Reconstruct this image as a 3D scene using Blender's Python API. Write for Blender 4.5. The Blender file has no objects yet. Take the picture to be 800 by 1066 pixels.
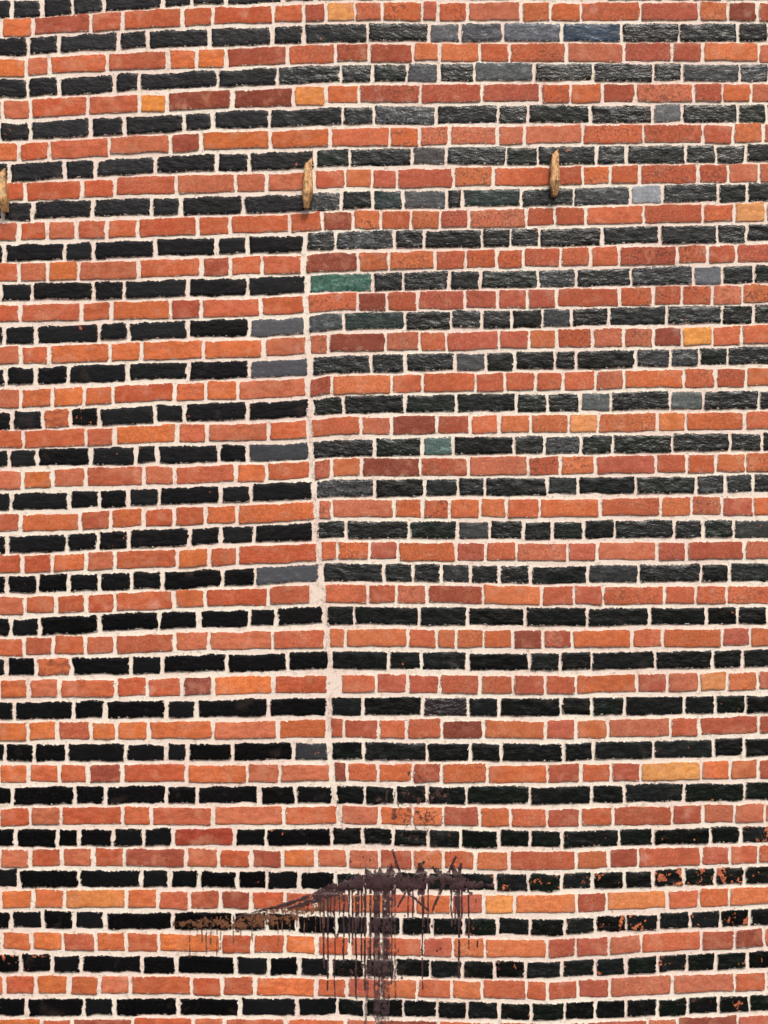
import bpy, math, random
import numpy as np
from mathutils import noise, Vector
from mathutils.bvhtree import BVHTree
random.seed(7)
S=0.0034; ZC=2.6
def WX(px): return (px-400)*S
def WZ(py): return ZC-(py-533)*S
scene=bpy.context.scene
# ------------------------------------------------------------ survey of the wall
XS=[20,160,300,350,570,790]
BY=[[49,41,36,34,34,34],[92,85,79,77,75,76],[137,129,123,121,119,118],[180,171,167,164,162,160],
[220,215,212,209,205,200],[264,258,254,251,247,242],[304,301,297,294,290,285],[349,344,340,335,331,327],
[392,387,383,379,375,370],[438,431,427,421,419,416],[477,473,470,466,463,460],[522,517,512,508,506,503],
[567,560,555,551,552,550],[608,604,598,595,598,596],[653,646,642,640,642,641],[694,692,688,687,689,685],
[740,738,736,735,736,732],[783,783,782,781,783,777],[828,827,827,827,828,823],[872,871,871,870,874,868],
[914,914,916,917,918,910],[957,958,960,963,965,954],[1002,1004,1006,1007,1009,998],[1048,1047,1048,1048,1053,1044]]
BJ=[[62,124,154,219,284,317,383,447,479,524,585,647,707,768],
[62,120,145,227,290,355,388,424,457,494,556,618,680,710,770],
[32,95,130,192,222,281,357,390,454,519,550,615,680,710,768],
[10,68,100,162,226,260,328,364,429,465,527,560,621,652,714,745],
[35,97,158,189,254,320,356,388,420,465,482,543,597,657,690,748],
[5,68,98,162,226,258,318,350,411,442,502,532,562,627,687,747],
[34,98,130,196,258,320,388,420,468,500,560,600,657,722,752],
[38,104,134,196,260,325,358,422,470,502,533,565,595,634,694,752],
[38,72,133,196,260,325,387,422,474,506,536,578,600,662,698,728],
[45,74,104,162,192,258,326,358,422,475,537,570,604,636,698,732,790],
[10,39,95,142,164,228,258,327,390,440,472,535,567,605,638,700,760],
[12,72,104,134,166,230,262,330,390,442,477,505,570,602,662,725,755],
[8,70,102,134,198,230,265,330,361,426,476,510,545,575,608,640,702,732],
[8,40,72,104,138,170,232,266,332,400,430,460,490,520,552,612,665,730],
[12,42,104,166,208,260,288,338,369,437,487,547,612,676,736,768],
[38,74,136,170,236,300,343,405,439,487,551,583,616,682,742],
[15,77,110,174,205,280,342,378,440,488,520,584,616,650,712,745],
[6,36,70,132,174,196,242,306,342,379,444,490,522,587,618,680,743,775],
[14,78,110,174,206,270,308,344,380,412,445,486,552,616,650,712,775],
[17,60,83,118,150,181,244,277,346,378,410,446,480,520,552,585,645,680,740],
[20,83,148,178,208,248,278,312,350,380,412,445,516,550,585,617,650,680,712,745,775],
[12,45,78,110,180,243,278,310,350,384,418,450,483,518,552,588,620,652,686,718,750],
[22,55,85,148,184,246,280,312,345,380,412,448,482,515,547,585,620,652,685,715,745,778],
[28,88,120,186,250,310,352,380,420,455,487,520,553,588,620,652,685,716,748,780]]
RJ=[[35,95,128,190,222,285,317,340,370,398,440,456,487,543,573,605,667,728,758],
[28,52,112,175,205,236,300,350,384,430,458,500,531,590,650,700,732,790],
[33,92,145,174,242,306,340,374,438,502,563,594,627,662,722,752],
[20,52,114,178,210,282,344,406,437,468,518,546,607,670,732,763],
[27,86,120,184,246,278,328,360,388,414,472,514,577,607,636,666,727,758],
[50,80,112,144,206,240,302,336,368,397,428,458,488,548,578,610,670,732,765],
[20,50,82,145,210,240,273,322,373,405,453,485,517,545,584,615,645,705,737],
[22,85,116,178,210,272,312,373,403,435,485,518,549,580,645,680,710,742],
[22,52,115,148,212,275,318,342,402,437,465,520,551,580,617,649,680,710,742],
[55,88,118,182,215,248,316,346,408,440,495,526,558,586,620,650,712,745],
[25,90,120,185,216,280,318,376,408,455,490,520,552,592,623,684,714,775],
[24,55,90,150,182,246,278,318,345,377,438,488,550,584,620,683,715,745],
[22,84,116,150,182,214,247,322,346,410,440,468,500,528,562,625,688,720,752],
[55,90,120,185,218,248,322,352,385,415,475,506,538,591,622,684,715,775],
[27,59,90,120,182,214,280,325,350,383,413,445,503,564,598,628,692,724],
[56,90,120,182,218,284,330,360,425,455,475,504,534,566,596,658,690,752],
[30,62,121,154,190,222,285,335,355,392,425,458,500,535,568,600,663,695,728,758],
[30,60,95,122,155,222,290,340,358,395,424,460,504,568,600,633,698,728,790],
[30,62,92,128,195,258,292,342,362,394,430,460,508,570,605,636,667,730,760],
[32,64,128,158,222,296,358,395,430,462,500,532,570,604,638,700,732,765],
[32,65,98,130,194,228,262,295,330,363,395,430,462,495,530,600,634,665,730,760],
[35,68,132,165,198,230,262,297,328,365,400,433,470,504,536,600,632,695,728],
[34,66,100,132,166,230,263,297,330,365,398,440,472,505,570,600,634,668,730,765],
[38,72,104,136,200,232,266,330,362,398,435,470,502,548,570,602,635,700,765]]
def rowfun(ys):
    return lambda x: float(np.interp(x,XS,ys))
rows=[]
BYa=np.array(BY,float)
ups=BYa[0].copy()
prevs=[]
for n in range(12):
    ups=ups-np.array([39,42,43,44,43.5,43]) if n<1 else ups-43
    prevs.append(ups.copy())
allB=list(reversed(prevs))+[b for b in BYa]
lo=BYa[-1].copy(); 
for n in range(5):
    lo=lo+44; allB.append(lo.copy())
nup=len(prevs)
for i,b in enumerate(allB):
    k=i-nup
    rows.append((1,b,BJ[k] if 0<=k<len(BJ) else ([44,76,108,170,200,235,296,330,390,420,480,540,572,632,690,720] if k==-1 else None)))
    if i+1<len(allB):
        m=(b+allB[i+1])/2
        kk=k+1
        rows.append((0,m,RJ[kk] if 0<=kk<len(RJ) else None))
seam_y=[240,270,400,500,560,640,700,760,820,860]
seam_x=[317,318,322,326,331,340,344,343,346,358]
def seam(y): return float(np.interp(y,seam_y,seam_x))
XMIN,XMAX=-1000,1800
def extend(j,rng):
    if j is None:
        j=[XMIN+rng.uniform(0,60)]
        c=rng.randrange(3)
        while j[-1]<XMAX:
            j.append(j[-1]+(63 if c%3 else 32)+rng.uniform(-2,2)); c+=1
            if rng.random()<0.2:c+=1
        return j
    j=sorted(j); o=[j[0]]
    for a in j[1:]:
        if a-o[-1]>=15:o.append(a)
    c=0
    while o[-1]<XMAX:
        o.append(o[-1]+(61 if c%3 else 31)+rng.uniform(-2,2)); c+=1
    c=0
    while o[0]>XMIN:
        o.insert(0,o[0]-(63 if c%3 else 32)-rng.uniform(-2,2)); c+=1
    return o
special=[ (356,294,(0.055,0.14,0.11),.2),(292,340,(0.085,0.088,0.10),.06),(292,383,(0.085,0.088,0.10),.06),
(297,470,(0.05,0.053,0.062),.06),(298,598,(0.075,0.08,0.092),.06),(673,200,(0.30,0.33,0.37),.1),(738,284,(0.14,0.15,0.17),.1),
(555,34,(0.11,0.12,0.145),.15),(620,34,(0.03,0.055,0.09),.15),(500,34,(0.06,0.063,0.075),.15),(463,34,(0.10,0.105,0.115),.15),
(320,782,(0.035,0.037,0.043),.1),(458,464,(0.09,0.15,0.14),.15),(440,77,(0.07,0.073,0.082),.15),
(445,160,(0.06,0.053,0.056),.15),(345,328,(0.06,0.07,0.076),.2),(430,208,(0.08,0.083,0.088),.15),(520,77,(0.08,0.09,0.095),.15),
(620,418,(0.11,0.125,0.125),.15),(490,553,(0.05,0.054,0.055),.15),(765,550,(0.04,0.043,0.041),.15),(712,418,(0.09,0.105,0.105),.15),
(695,118,(0.12,0.125,0.135),.15),(498,378,(0.07,0.075,0.08),.15),(405,208,(0.02,.035,.034),.2),(490,208,(0.02,.033,.031),.2),(380,335,(0.02,.036,.033),.2),
(355,12,(0.82,0.38,0.13),0),(160,106,(0.82,0.30,0.06),0),(322,100,(0.80,0.30,0.08),0),(725,349,(0.80,0.36,0.09),0),
(607,440,(0.78,0.34,0.13),0),(697,803,(0.80,0.38,0.12),0),(785,222,(0.72,0.34,0.13),0),(520,940,(0.80,0.33,0.10),0),
(740,710,(0.72,0.31,0.12),0),(210,872,(0.36,0.055,0.03),0),(275,102,(0.24,0.06,0.036),0),(208,102,(0.28,0.07,0.04),0),
(100,936,(0.72,0.26,0.08),0),(660,940,(0.70,0.25,0.09),0),(570,940,(0.68,0.22,0.08),0),(699,443,(0.66,0.22,0.08),0),
(468,737,(0.025,0.016,0.019),.4),(205,715,(0.26,0.07,0.05),0),(620,130,(0.6,.2,.08),0),(200,314,(.42,.09,.05),0),(30,314,(.36,.08,.05),0)]
peels={(60,434):.95,(85,436):.26,(95,478):.3,(130,478):.22,(60,692):.95,(690,915):.45,(565,917):.33,(600,917):.28,
(730,913):.42,(760,912):.38,(630,960):.36,(665,962):.3,(735,958):.25,(605,963):.25,(700,1005):.3,(760,1003):.2,(640,1007):.2,(730,1047):.2,
(780,868):.4,(532,917):.25,(765,1044):.3,(10,1000):.3,(765,957):.35,(500,918):.2,(40,1000):.22,(635,875):.2,(705,870):.2}
V=[];F=[];COL=[];LOC=[];HS=[];PRM=[]
def add_brick(kind,bl,br,yf,rng,extra):
    xc=(bl+br)/2; yc=yf(xc)
    inframe=-60<xc<860 and -40<yc<1110
    left=xc<seam(yc)
    r=rng.random()
    if kind==0:
        if left:
            base=[(0.64,0.17,0.060),(0.58,0.145,0.060),(0.68,0.19,0.056),(0.53,0.135,0.066),(0.60,0.18,0.09),(0.55,0.12,0.05)][rng.randrange(6)]
            if r<.07: base=(.36,.085,.05)
        else:
            base=[(0.60,0.16,0.075),(0.52,0.13,0.066),(0.65,0.175,0.066),(0.43,0.105,0.060),(0.57,0.18,0.10),(0.50,0.13,0.08),(0.64,0.195,0.08),(0.58,0.145,0.062)][rng.randrange(8)]
            if r<0.05: base=(0.27,0.07,0.045)
        m=rng.uniform(.92,1.1); base=tuple(c*m for c in base); gl=0
        dirt=rng.uniform(0.1,.6) if left else rng.uniform(.3,1.2)
        if yc>700: dirt*=.6
    else:
        if left: base=[(0.005,0.005,0.006),(0.007,0.0075,0.0085),(0.004,0.004,0.0045),(0.010,0.0105,0.012)][rng.randrange(4)]
        else:
            base=[(0.005,0.0068,0.0068),(0.008,0.0105,0.010),(0.011,0.0145,0.0145),(0.005,0.006,0.005),(0.005,0.010,0.0065)][rng.randrange(5)]
            if rng.random()<.12 and yc<600: base=(0.035,0.039,0.042)
        if yc>600: base=tuple(c*.6 for c in base)
        m=rng.uniform(.7,1.35); base=tuple(c*m for c in base)
        gl=.15 if left else rng.choice([.55,.75,1.0,1.0])
        if yc>640: gl*=.45
        if left and yc<240: gl=.45
        dirt=rng.uniform(0,.3)
    peel=0
    if kind==1:
        if inframe and rng.random()<.10: peel=.12
        if yc>890 and xc>480 and rng.random()<.4: peel=.18
        if left and 420<yc<500 and rng.random()<.4: peel=.17
    for (sx,sy,c,g) in special:
        isblk = g>0
        if bl<sx<br and abs(yf(sx)-sy)<9.5 and (isblk==(kind==1) or (sx,sy)==(210,872)):
            base=c; gl=g*3 if isblk else 0; dirt=.25
    for (sx,sy),p in peels.items():
        if kind==1 and bl<sx<br and abs(yf(sx)-sy)<10: peel=p
    hh=(8.8 if kind else 9.05)+rng.uniform(-.4,.35)
    if not left: hh+=.25
    if yc>850 and not left and kind==1: hh-=.5
    g=1.9 if left else 1.45
    x0=bl+g+rng.uniform(-.4,.5); x1=br-g-rng.uniform(-.4,.5)
    if extra and abs(br-extra)<1: x1=br-3.0
    if extra and abs(bl-extra)<1: x0=bl+2.6
    dy=rng.uniform(-.7,.7); tilt=rng.uniform(-.55,.55)
    w=x1-x0
    st=2.6 if inframe else 12.0
    nx=max(3,int(w/st))+1; ny=8 if inframe else 3
    dep=-(0.0048+rng.uniform(-.0015,.0015))
    seedv=rng.uniform(0,100)
    tx=rng.uniform(-.0012,.0012); ty=rng.uniform(-.0005,.0005)
    rag=(1.0 if (kind and left) else .75) if inframe else .4
    if peel>.3: rag=1.2
    idx={}
    du=min(.08,.8/(w/2)); 
    us=np.concatenate([[-1],np.linspace(-1+du,1-du,nx-2),[1]]); vs=np.concatenate([[-1],np.linspace(-.90,.90,ny-2),[1]])
    for jj,v in enumerate(vs):
        for ii,u in enumerate(us):
            px=(x0+x1)/2+u*w/2; py=yf(px)+dy+tilt*u+v*hh
            ex=abs(u)>.999; ez=abs(v)>.999
            n1=noise.noise(Vector((px*.07,py*.09,seedv))); n2=noise.noise(Vector((px*.33,py*.35,seedv+9)))
            py+= (n1*1.6+n2*1.0)*rag*(abs(v)**2)
            px+= (noise.noise(Vector((px*.1,py*.12,seedv+30)))*1.8+n2)*rag*(abs(u)**6)
            if ex and ez:
                px-=math.copysign(.6,u); py-=math.copysign(.6,v)
            d=dep + n2*.0005+n1*.0008 + tx*u + ty*v
            if kind and not left: d+= noise.noise(Vector((px*.12,py*.3,seedv+50)))*.0026
            if ex or ez: d+=.0010
            V.append((WX(px),d,WZ(py)))
            COL.append((*base,1)); LOC.append((u*w/2*S,-v*hh*S,0)); HS.append((w/2*S,hh*S,seedv)); PRM.append((peel,gl,dirt))
            idx[(ii,jj)]=len(V)-1
    for jj in range(ny-1):
        for ii in range(nx-1):
            F.append((idx[ii,jj],idx[ii,jj+1],idx[ii+1,jj+1],idx[ii+1,jj]))
    ring=[(ii,0) for ii in range(nx)]+[(nx-1,jj) for jj in range(1,ny)]+[(ii,ny-1) for ii in range(nx-2,-1,-1)]+[(0,jj) for jj in range(ny-2,0,-1)]
    bk=[]
    for q in ring:
        p=V[idx[q]]; V.append((p[0],.004,p[2])); COL.append((*base,1)); LOC.append(LOC[idx[q]]); HS.append(HS[idx[q]]); PRM.append(PRM[idx[q]])
        bk.append(len(V)-1)
    L=len(ring)
    for a in range(L):
        b=(a+1)%L
        F.append((idx[ring[a]],idx[ring[b]],bk[b],bk[a]))
rng=random.Random(11)
GROUND_PY=533+ZC/S
for kind,ys,j in rows:
    if ys.mean()>GROUND_PY-6: continue
    yf=rowfun(ys)
    jj=extend(j,rng)
    ex=None; ym=yf(325)
    if 240<ym<862:
        sx=seam(ym); k=min(range(len(jj)),key=lambda q:abs(jj[q]-sx))
        sx+=rng.uniform(-2,2)
        jj[k]=sx if abs(jj[k]-sx)<26 else jj[k]; ex=jj[k]
    for a,b in zip(jj[:-1],jj[1:]):
        if b-a<12: continue
        add_brick(kind,a,b,yf,rng,ex)
def mkmesh(name,V,F,smooth=True):
    me=bpy.data.meshes.new(name); me.from_pydata(V,[],F); me.update()
    if smooth: me.polygons.foreach_set('use_smooth',[True]*len(me.polygons))
    o=bpy.data.objects.new(name,me); scene.collection.objects.link(o); return o
wall=bpy.data.objects.new('brick_wall',None); scene.collection.objects.link(wall)
bricks=mkmesh('bricks',V,F); bricks.parent=wall
me=bricks.data
a=me.attributes.new('Col','FLOAT_COLOR','POINT'); a.data.foreach_set('color',np.array(COL,dtype=np.float32).ravel())
for nm,arr in (('loc',LOC),('hs',HS),('prm',PRM)):
    a=me.attributes.new(nm,'FLOAT_VECTOR','POINT'); a.data.foreach_set('vector',np.array(arr,dtype=np.float32).ravel())
# ------------------------------------------------------------ node helpers
class N:
    def __init__(s,name):
        s.m=bpy.data.materials.new(name); s.m.use_nodes=True; s.t=s.m.node_tree; s.t.nodes.clear()
        s.out=s.t.nodes.new('ShaderNodeOutputMaterial'); s.b=s.t.nodes.new('ShaderNodeBsdfPrincipled')
        s.t.links.new(s.b.outputs[0],s.out.inputs[0])
    def put(s,sock,v):
        if isinstance(v,bpy.types.NodeSocket): s.t.links.new(v,sock)
        elif v is not None: sock.default_value=v
    def math(s,op,a,b=None,c=None,clamp=False):
        n=s.t.nodes.new('ShaderNodeMath'); n.operation=op; n.use_clamp=clamp
        s.put(n.inputs[0],a); s.put(n.inputs[1],b)
        if c is not None: s.put(n.inputs[2],c)
        return n.outputs[0]
    def vm(s,op,a,b):
        n=s.t.nodes.new('ShaderNodeVectorMath'); n.operation=op; s.put(n.inputs[0],a); s.put(n.inputs[1],b); return n.outputs[0]
    def noise(s,vec,scale,det=4,rough=.6,dist=0):
        n=s.t.nodes.new('ShaderNodeTexNoise'); s.put(n.inputs['Vector'],vec); n.inputs['Scale'].default_value=scale
        n.inputs['Detail'].default_value=det; n.inputs['Roughness'].default_value=rough; n.inputs['Distortion'].default_value=dist
        return n.outputs[0]
    def rng(s,v,a,b,c=0,d=1,smooth=True):
        n=s.t.nodes.new('ShaderNodeMapRange'); n.interpolation_type='SMOOTHSTEP' if smooth else 'LINEAR'
        for i,x in enumerate((v,a,b,c,d)): s.put(n.inputs[i],x)
        return n.outputs[0]
    def mix(s,f,a,b,mode='MIX'):
        n=s.t.nodes.new('ShaderNodeMix'); n.data_type='RGBA'; n.blend_type=mode
        s.put(n.inputs[0],f); s.put(n.inputs[6],a); s.put(n.inputs[7],b); return n.outputs[2]
    def attr(s,nm):
        n=s.t.nodes.new('ShaderNodeAttribute'); n.attribute_name=nm; return n
    def sep(s,v):
        n=s.t.nodes.new('ShaderNodeSeparateXYZ'); s.put(n.inputs[0],v); return n.outputs
    def comb(s,x,y,z):
        n=s.t.nodes.new('ShaderNodeCombineXYZ'); s.put(n.inputs[0],x); s.put(n.inputs[1],y); s.put(n.inputs[2],z); return n.outputs[0]
    def obj(s):
        return s.t.nodes.new('ShaderNodeTexCoord').outputs['Object']
    def bump(s,h,dist,strength=1,nrm=None):
        n=s.t.nodes.new('ShaderNodeBump'); s.put(n.inputs['Height'],h); n.inputs['Distance'].default_value=dist; s.put(n.inputs['Strength'],strength)
        if nrm is not None: s.put(n.inputs['Normal'],nrm)
        return n.outputs[0]
def mcol(n,P):
    big=n.noise(P,2.5,2,.6); c=n.mix(n.rng(big,.4,.62),(0.82,0.745,0.645,1),(0.79,0.66,0.58,1))
    med=n.noise(P,40,3,.65); c=n.mix(n.rng(med,.52,.72,0,.8),c,(0.50,0.39,0.31,1))
    fine=n.noise(P,380,1,.6); c=n.mix(n.rng(fine,.58,.76,0,.75),c,(0.32,0.25,0.20,1))
    dd=n.rng(n.noise(P,85,2,.7),.62,.71,0,.7); c=n.mix(dd,c,(0.14,0.10,0.08,1))
    return c,fine,med
n=N('brick_clay_and_black_glaze')
P0=n.obj(); hs=n.attr('hs').outputs['Vector']; hss=n.sep(hs); loc=n.sep(n.attr('loc').outputs['Vector']); prm=n.sep(n.attr('prm').outputs['Vector'])
off=n.comb(0,hss[2],n.math('MULTIPLY',hss[2],.37)); P=n.vm('ADD',P0,off)
Ps=n.vm('MULTIPLY',P,(1,1,2.0)) 
col=n.attr('Col').outputs['Color']
cs=n.sep(col); isred=n.math('GREATER_THAN',cs[0],n.math('MULTIPLY',cs[2],1.75))
peel,gl,dirt=prm[0],prm[1],prm[2]
e=n.math('MINIMUM',n.math('SUBTRACT',hss[0],n.math('ABSOLUTE',loc[0])),n.math('SUBTRACT',hss[1],n.math('ABSOLUTE',loc[1])))
nA=n.noise(Ps,32,4,.6); nB=n.noise(P,120,3,.65); nC=n.noise(P,430,1,.5); nD=n.noise(P,18,2,.55); big=n.noise(P0,2.2,3,.6)
c=n.mix(n.rng(nA,.35,.68),n.mix(1,col,(0.76,0.70,0.68,1),'MULTIPLY'),n.mix(1,col,(1.14,1.16,1.2,1),'MULTIPLY'))
c=n.mix(n.rng(nD,.5,.75,0,.45),c,(0.62,0.29,0.18,1))
dm=n.math('MULTIPLY',n.rng(n.math('ADD',n.math('MULTIPLY',nB,.5),n.math('MULTIPLY',nA,.5)),.46,.60),n.math('MULTIPLY',dirt,.72))
c=n.mix(dm,c,(0.15,0.05,0.032,1))
edg=n.math('MULTIPLY',n.rng(e,.007,.001),n.rng(nB,.40,.58)); c=n.mix(n.math('MULTIPLY',edg,.55),c,(0.17,0.05,0.03,1))
c=n.mix(n.rng(nC,.58,.72,0,.75),c,(0.12,0.042,0.03,1))
c=n.mix(n.rng(nC,.38,.24,0,.6),c,(0.80,0.44,0.28,1))
sheen_mott=n.rng(nA,.54,.68); k=n.mix(n.math('MULTIPLY',sheen_mott,gl),col,n.mix(1,n.mix(1,col,(2.6,2.75,2.75,1),'MULTIPLY'),(0.012,0.017,0.017,1),'ADD'))  # gloss flecks of the black bricks painted into the colour as lighter blue-grey
k=n.mix(n.math('MULTIPLY',n.rng(nB,.54,.40),gl),k,n.mix(1,col,(0.25,0.25,0.25,1),'MULTIPLY'))
k=n.mix(n.rng(nC,.66,.76,0,.35),k,(0.14,0.12,0.11,1))
pn=n.math('ADD',n.noise(P,34,4,.68),n.math('MULTIPLY',peel,.42))
pm=n.math('MULTIPLY',n.rng(pn,.72,.75),n.math('SUBTRACT',1,isred)); pm=n.math('MULTIPLY',pm,n.math('GREATER_THAN',peel,.05))
k=n.mix(pm,k,n.mix(n.rng(nA,.4,.6),(0.56,0.16,0.065,1),(0.34,0.09,0.045,1)))
c=n.mix(isred,k,c)
c=n.mix(1,c,n.mix(n.rng(big,.38,.62),(0.87,0.86,0.86,1),(1.06,1.05,1.03,1)),'MULTIPLY')
en=n.math('MULTIPLY',n.rng(nB,.46,.76,0,1),.0060)
em=n.rng(n.math('SUBTRACT',en,e),-.0003,.0006)
mc,_,_=mcol(n,P0)
c2=n.mix(n.math('MULTIPLY',em,.85),c,mc)
hz=n.math('MULTIPLY',n.rng(n.noise(P0,9,3,.65),.60,.75,0,.28),n.math('MULTIPLY_ADD',isred,.9,.1))
c2=n.mix(hz,c2,(0.70,0.48,0.40,1))
n.put(n.b.inputs['Base Color'],c2)
rr=n.math('MULTIPLY_ADD',isred,.60,.18); rr=n.math('MULTIPLY_ADD',nB,.2,n.math('SUBTRACT',rr,.04)); rr=n.math('MAXIMUM',rr,n.math('MULTIPLY',pm,.8)); n.put(n.b.inputs['Roughness'],n.mix(em,rr,(.9,.9,.9,1)))
n.put(n.b.inputs['Specular IOR Level'],n.math('MULTIPLY_ADD',gl,.36,.14))
h=n.math('ADD',n.math('MULTIPLY',nA,1.2),n.math('MULTIPLY',nB,.25)); h=n.math('ADD',h,n.math('MULTIPLY',nC,n.math('MULTIPLY_ADD',isred,.10,.03))); h=n.math('SUBTRACT',h,n.math('MULTIPLY',pm,.2))
hst=n.math('MULTIPLY_ADD',gl,.55,.34)
n.put(n.b.inputs['Normal'],n.bump(h,.0042,hst))
me.materials.append(n.m)
def mortar_mat(name,pink=0):
    n=N(name); P0=n.obj(); c,fine,med=mcol(n,P0)
    if pink: c=n.mix(.4,c,(0.70,0.54,0.47,1))
    n.put(n.b.inputs['Base Color'],c); n.b.inputs['Roughness'].default_value=.95; n.b.inputs['Specular IOR Level'].default_value=.15
    if pink: n.put(n.b.inputs['Alpha'],n.rng(n.noise(P0,60,3,.7),.46,.54))
    h=n.math('ADD',n.math('MULTIPLY',fine,.4),med); n.put(n.b.inputs['Normal'],n.bump(h,.003,.7)); return n.m
mm=mortar_mat('lime_mortar'); mp=mortar_mat('pink_lime_mortar',1)
x0,x1=WX(XMIN),WX(XMAX); ztop=WZ(rows[0][1].mean()-11)
def box(name,a,b,mat,parent=None,bev=0):
    v=[(x,y,z) for x in (a[0],b[0]) for y in (a[1],b[1]) for z in (a[2],b[2])]
    f=[(0,1,3,2),(4,6,7,5),(0,4,5,1),(2,3,7,6),(0,2,6,4),(1,5,7,3)]
    o=mkmesh(name,v,f,False); o.data.materials.append(mat); o.parent=parent
    if bev:
        m=o.modifiers.new('b','BEVEL'); m.width=bev; m.segments=2
    return o
box('mortar_core',(x0-.02,-.0006,-.1),(x1+.02,.34,ztop),mm,wall)
st=N('coping_stone'); P0=st.obj(); st.put(st.b.inputs['Base Color'],st.mix(st.noise(P0,12,5),(0.22,0.2,0.17,1),(0.38,0.35,0.3,1))); st.b.inputs['Roughness'].default_value=.9
for i in range(10):
    w=(x1-x0+.1)/10; box('coping_%d'%i,(x0-.05+i*w+.004,-.05,ztop+.003),(x0-.05+(i+1)*w-.004,.39,ztop+.1),st.m,wall,.01)
# ------------------------------------------------------------ strokes laid onto the wall relief
bv=BVHTree.FromPolygons(V,F)
def surf(px,py):
    h=bv.ray_cast(Vector((WX(px),-1,WZ(py))),Vector((0,1,0)))
    y=h[0].y if h[0] is not None else 0
    return min(y,-.0008)
def stroke(SV,SF,pts,ws,lift,rag=.35,step=1.4,across=3,floor=None):
    pts=np.array(pts,float); d=np.r_[0,np.cumsum(np.hypot(*np.diff(pts,axis=0).T))]
    nn=max(3,int(d[-1]/step)); sd=random.uniform(0,99); base=len(SV)
    for i in range(nn+1):
        t=d[-1]*i/nn; x=np.interp(t,d,pts[:,0]); y=np.interp(t,d,pts[:,1]); w=np.interp(t,d,ws)
        t2=min(d[-1],t+1); t1=max(0,t-1); tx=np.interp(t2,d,pts[:,0])-np.interp(t1,d,pts[:,0]); ty=np.interp(t2,d,pts[:,1])-np.interp(t1,d,pts[:,1])
        l=math.hypot(tx,ty) or 1; nx_,ny_=-ty/l,tx/l
        wl=w/2*(1+rag*2*noise.noise(Vector((t*.25,sd,0)))+rag*noise.noise(Vector((t*.9,sd,3)))); wr=w/2*(1+rag*2*noise.noise(Vector((t*.25,sd,7)))+rag*noise.noise(Vector((t*.9,sd,13))))
        for k in range(across):
            f=k/(across-1); o=-wl+f*(wl+wr); X=x+nx_*o; Y=y+ny_*o
            s=surf(X,Y)
            if floor is not None: s=min(s,floor)
            bulge=lift*(1 if 0<k<across-1 else .35)
            SV.append((WX(X),s-bulge,WZ(Y)))
    for i in range(nn):
        for k in range(across-1):
            a=base+i*across+k; SF.append((a,a+1,a+across+1,a+across))
SV=[];SF=[]
for y0,y1 in ((425,500),(515,590),(610,700),(725,765),(815,864)):
    pts=[(seam(y)+noise.noise(Vector((y*.05,1,2)))*3,y) for y in range(y0,y1,6)]
    ws=[4.2+4*noise.noise(Vector((y*.06,5,2))) for y in range(y0,y1,6)]
    stroke(SV,SF,pts,ws,.0006,.4,1.4,5,-.0026)
o=mkmesh('mortar_seam',SV,SF); o.data.materials.append(mp); o.parent=wall
SV=[];SF=[]
R=random.Random(5)
def lift(): return .0009+R.random()*.0012
stroke(SV,SF,[(300,946),(330,936),(360,922),(385,914),(412,914)],[2,6,10,15,18],lift(),.5,1.4,9)
stroke(SV,SF,[(345,926),(375,918),(405,920),(440,917)],[6,11,20,11],lift(),.6,1.4,7)
stroke(SV,SF,[(400,918),(430,920),(455,914),(482,920),(515,922)],[15,9,6,8,3],lift(),.7,1.4,7)
stroke(SV,SF,[(246,955),(300,941),(350,922)],[2,3.5,6],lift(),.5)
stroke(SV,SF,[(409,884),(415,905),(426,930),(447,948)],[2.4,3.2,3,2],lift())
stroke(SV,SF,[(414,944),(430,915),(442,896)],[2,3,2.4],lift())
stroke(SV,SF,[(450,948),(463,918),(475,891)],[2.2,4,2.4],lift())
stroke(SV,SF,[(450,902),(466,916),(492,931)],[3,7,2.2],lift(),.5)
stroke(SV,SF,[(436,898),(441,912),(436,932)],[4,9,3],lift(),.6)
stroke(SV,SF,[(470,900),(478,912),(472,928)],[3,8,5],lift(),.6)
stroke(SV,SF,[(480,898),(476,935),(479,960)],[3,5,3],lift(),.4)
def drip(x,y0,y1,w):
    p=[(x+R.uniform(-.5,.5),y0+(y1-y0)*t) for t in np.linspace(0,1,6)]
    stroke(SV,SF,p,[w*1.2,w,w*.8,w*.8,w*.9,w*.7],lift(),.3,1.5)
x=334
while x<412:
    y0=np.interp(x,[334,412],[930,915]); big=R.random()
    drip(x,y0,y0+ (R.uniform(25,60) if big<.4 else R.uniform(70,130)),R.uniform(1.3,2.8)); x+=R.uniform(3.0,6.0)
drip(392,920,985,5); drip(402,920,1010,6); drip(371,930,1040,2.4);drip(380,930,1030,2.6)
for x in (425,430,441,446,470,474,481,488): drip(x,915,R.uniform(950,1000),R.uniform(1.4,2.4))
drip(478,925,1018,2.6); drip(440,920,1030,1.8)
for i in range(50):
    x=R.uniform(340,500); y=R.uniform(885,1000); drip(x,y,y+R.uniform(1.5,5),R.uniform(1,2.4))
def paint_mat(name,colr,cov0,cov1,col2,amax=1):
    n=N(name); P=n.obj(); a=n.noise(P,70,4,.7); c=n.mix(n.noise(P,30,3),colr,col2); n.put(n.b.inputs['Base Color'],c)
    n.b.inputs['Roughness'].default_value=.5; n.put(n.b.inputs['Alpha'],n.rng(a,cov0,cov1,0,amax)); n.put(n.b.inputs['Normal'],n.bump(a,.002,.6)); return n.m
sp=mkmesh('paint_splatter',SV,SF); sp.data.materials.append(paint_mat('dried_dark_paint',(0.035,0.012,0.014,1),.37,.42,(0.06,0.028,0.03,1),.93))
SV=[];SF=[]
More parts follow.
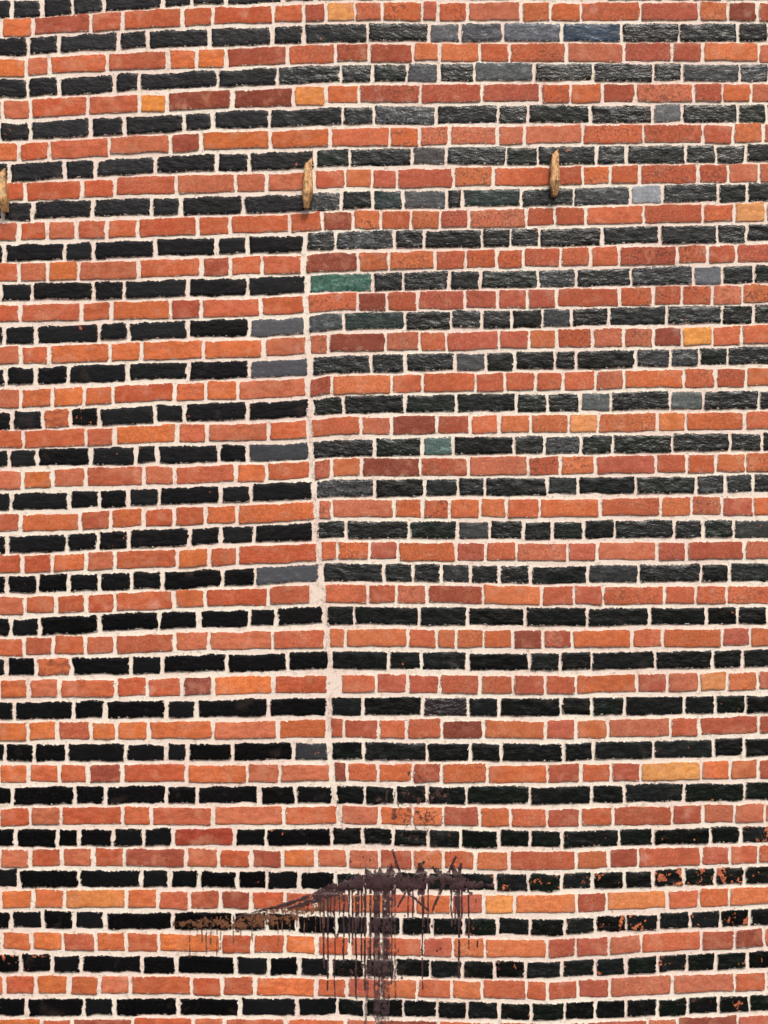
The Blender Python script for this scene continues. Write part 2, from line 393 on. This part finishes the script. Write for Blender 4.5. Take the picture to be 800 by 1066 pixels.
stroke(SV,SF,[(392,925),(393,1000),(394,1072)],[7,8,9],.0007,.3,1.4,5); stroke(SV,SF,[(403,925),(402,1000),(401,1072)],[8,10,9],.0005,.3,1.4,5)
stroke(SV,SF,[(386,960),(380,1072)],[4,3],.0004,.3,1.4,3); stroke(SV,SF,[(411,925),(412,1040)],[3,2],.0004,.3,1.4,3)
o=mkmesh('thin_paint_run',SV,SF); o.parent=sp; o.data.materials.append(paint_mat('washed_out_paint',(0.055,0.03,0.033,1),.38,.54,(0.09,0.055,0.06,1),.62))
SV=[];SF=[]
stroke(SV,SF,[(244,962),(270,957),(300,950),(334,942),(362,934)],[9,17,18,12,6],.0007,.6,1.4,9)
stroke(SV,SF,[(180,962),(215,960),(250,964)],[4,9,11],.0007,.6,1.4,7)
x=198
while x<338:
    y0=np.interp(x,[200,340],[965,948]); drip(x,y0-8,y0+R.uniform(6,34),R.uniform(1.2,2.2)); x+=R.uniform(4,8)
o=mkmesh('brown_paint_streak',SV,SF); o.parent=sp; o.data.materials.append(paint_mat('thin_brown_paint',(0.06,0.026,0.018,1),.42,.54,(0.28,0.11,0.045,1),.85))
SV=[];SF=[]
for (a,b,w) in (((408,846),(462,852),20),((432,862),(470,868),8),((390,832),(468,826),16),((420,800),(450,815),7),((418,868),(440,872),6),((352,1012),(420,1016),14)):
    stroke(SV,SF,[a,((a[0]+b[0])/2,(a[1]+b[1])/2+2),b],[w*.6,w,w*.5],.0006,.6,1.5,9)
o=mkmesh('dry_paint_smears',SV,SF); o.parent=sp; o.data.materials.append(paint_mat('dry_paint',(0.06,0.028,0.024,1),.50,.62,(0.12,0.05,0.035,1),.8))
# ------------------------------------------------------------ wooden pegs
wd=N('weathered_wood'); P=wd.obj(); Pg=wd.vm('MULTIPLY',P,(1,1,.12)); g=wd.noise(Pg,160,5,.65); 
c=wd.mix(wd.rng(g,.35,.65),(0.26,0.12,0.045,1),(0.70,0.42,0.19,1)); c=wd.mix(wd.rng(wd.noise(P,40,4),.54,.68,0,.8),c,(0.06,0.04,0.028,1))
c=wd.mix(wd.rng(wd.noise(P,28,3),.6,.7,0,.6),c,(0.36,0.35,0.24,1))
wd.put(wd.b.inputs['Base Color'],c); wd.b.inputs['Roughness'].default_value=.85; wd.put(wd.b.inputs['Normal'],wd.bump(g,.003,1))
def peg(pxc,ytop,ybot,w,lean,sd):
    n_=22; m=12; vv=[];ff=[]
    for i in range(n_+1):
        t=i/n_
        wt=w*(.74+.26*min(1,t*2.2)) if t<.78 else w*(1.0-(t-.78)*1.9)
        prj=.014+.062*(t**.8 if t<.7 else (.7**.8)*(1-(t-.7)*1.5))
        cx=pxc+lean*(t-.5)*2+noise.noise(Vector((t*4,sd,0)))*1.0
        z=WZ(ytop+(ybot-ytop)*t)
        for k in range(m):
            a=2*math.pi*(k+.5)/m; ca,sa=math.cos(a),math.sin(a)
            sx=math.copysign(abs(ca)**.35,ca); sy=math.copysign(abs(sa)**.35,sa)
            q=1+.16*noise.noise(Vector((ca*2+sd,sa*2,t*6)))
            vv.append((WX(cx)+sx*wt/2*S*q,-.003-prj/2+sy*prj/2*q,z+noise.noise(Vector((ca*3,sa*3,sd+t)))*.004*(1 if i in(0,n_) else .3)+(.012*sx if i==0 else 0)))
    for i in range(n_):
        for k in range(m):
            a=i*m+k;b=i*m+(k+1)%m; ff.append((a,b,b+m,a+m))
    ff.append(tuple(range(m))); ff.append(tuple(range(n_*m+m-1,n_*m-1,-1)))
    o=mkmesh('wooden_peg',vv,ff,False); o.data.materials.append(wd.m)
    return o
peg(577,159,206,9.5,-.6,3.1)
peg(321,168,218,9.5,-1.2,8.4)
peg(5,179,222,10,2.5,15.7)
# ------------------------------------------------------------ ground
gm=N('asphalt'); P=gm.obj(); gm.put(gm.b.inputs['Base Color'],gm.mix(gm.noise(P,60,6),(0.035,0.035,0.036,1),(0.08,0.078,0.075,1))); gm.b.inputs['Roughness'].default_value=.9
gm.put(gm.b.inputs['Normal'],gm.bump(gm.noise(P,200,3),.01))
g=mkmesh('ground',[(-300,-300,0),(300,-300,0),(300,300,0),(-300,300,0)],[(0,1,2,3)],False); g.data.materials.append(gm.m)
# ------------------------------------------------------------ light
w=bpy.data.worlds.new('World'); scene.world=w; w.use_nodes=True; t=w.node_tree
sky=t.nodes.new('ShaderNodeTexSky'); sky.sky_type='NISHITA'; sky.sun_disc=False; sky.sun_elevation=math.radians(48); sky.sun_rotation=math.radians(165); sky.dust_density=6; sky.air_density=.8
bg=t.nodes['Background']; bg.inputs[1].default_value=.13; t.links.new(sky.outputs[0],bg.inputs[0])
sl=bpy.data.lights.new('sun','SUN'); sl.energy=2.0; sl.angle=math.radians(12); sl.color=(1,.96,.9); so=bpy.data.objects.new('sun',sl); scene.collection.objects.link(so)
el=math.radians(48); az=math.radians(165)
d=Vector((math.sin(az)*math.cos(el),math.cos(az)*math.cos(el),math.sin(el)))
so.rotation_euler=d.to_track_quat('Z','Y').to_euler(); so.location=d*20
cam=bpy.data.cameras.new('camera'); co=bpy.data.objects.new('camera',cam); scene.collection.objects.link(co); scene.camera=co
D=6.0; co.location=(0,-D,ZC); co.rotation_euler=(math.radians(90),0,0); cam.sensor_fit='VERTICAL'; cam.angle=2*math.atan(533*S/D); cam.clip_end=1000
scene.view_settings.view_transform='Standard'; scene.view_settings.look='None'; scene.view_settings.exposure=0
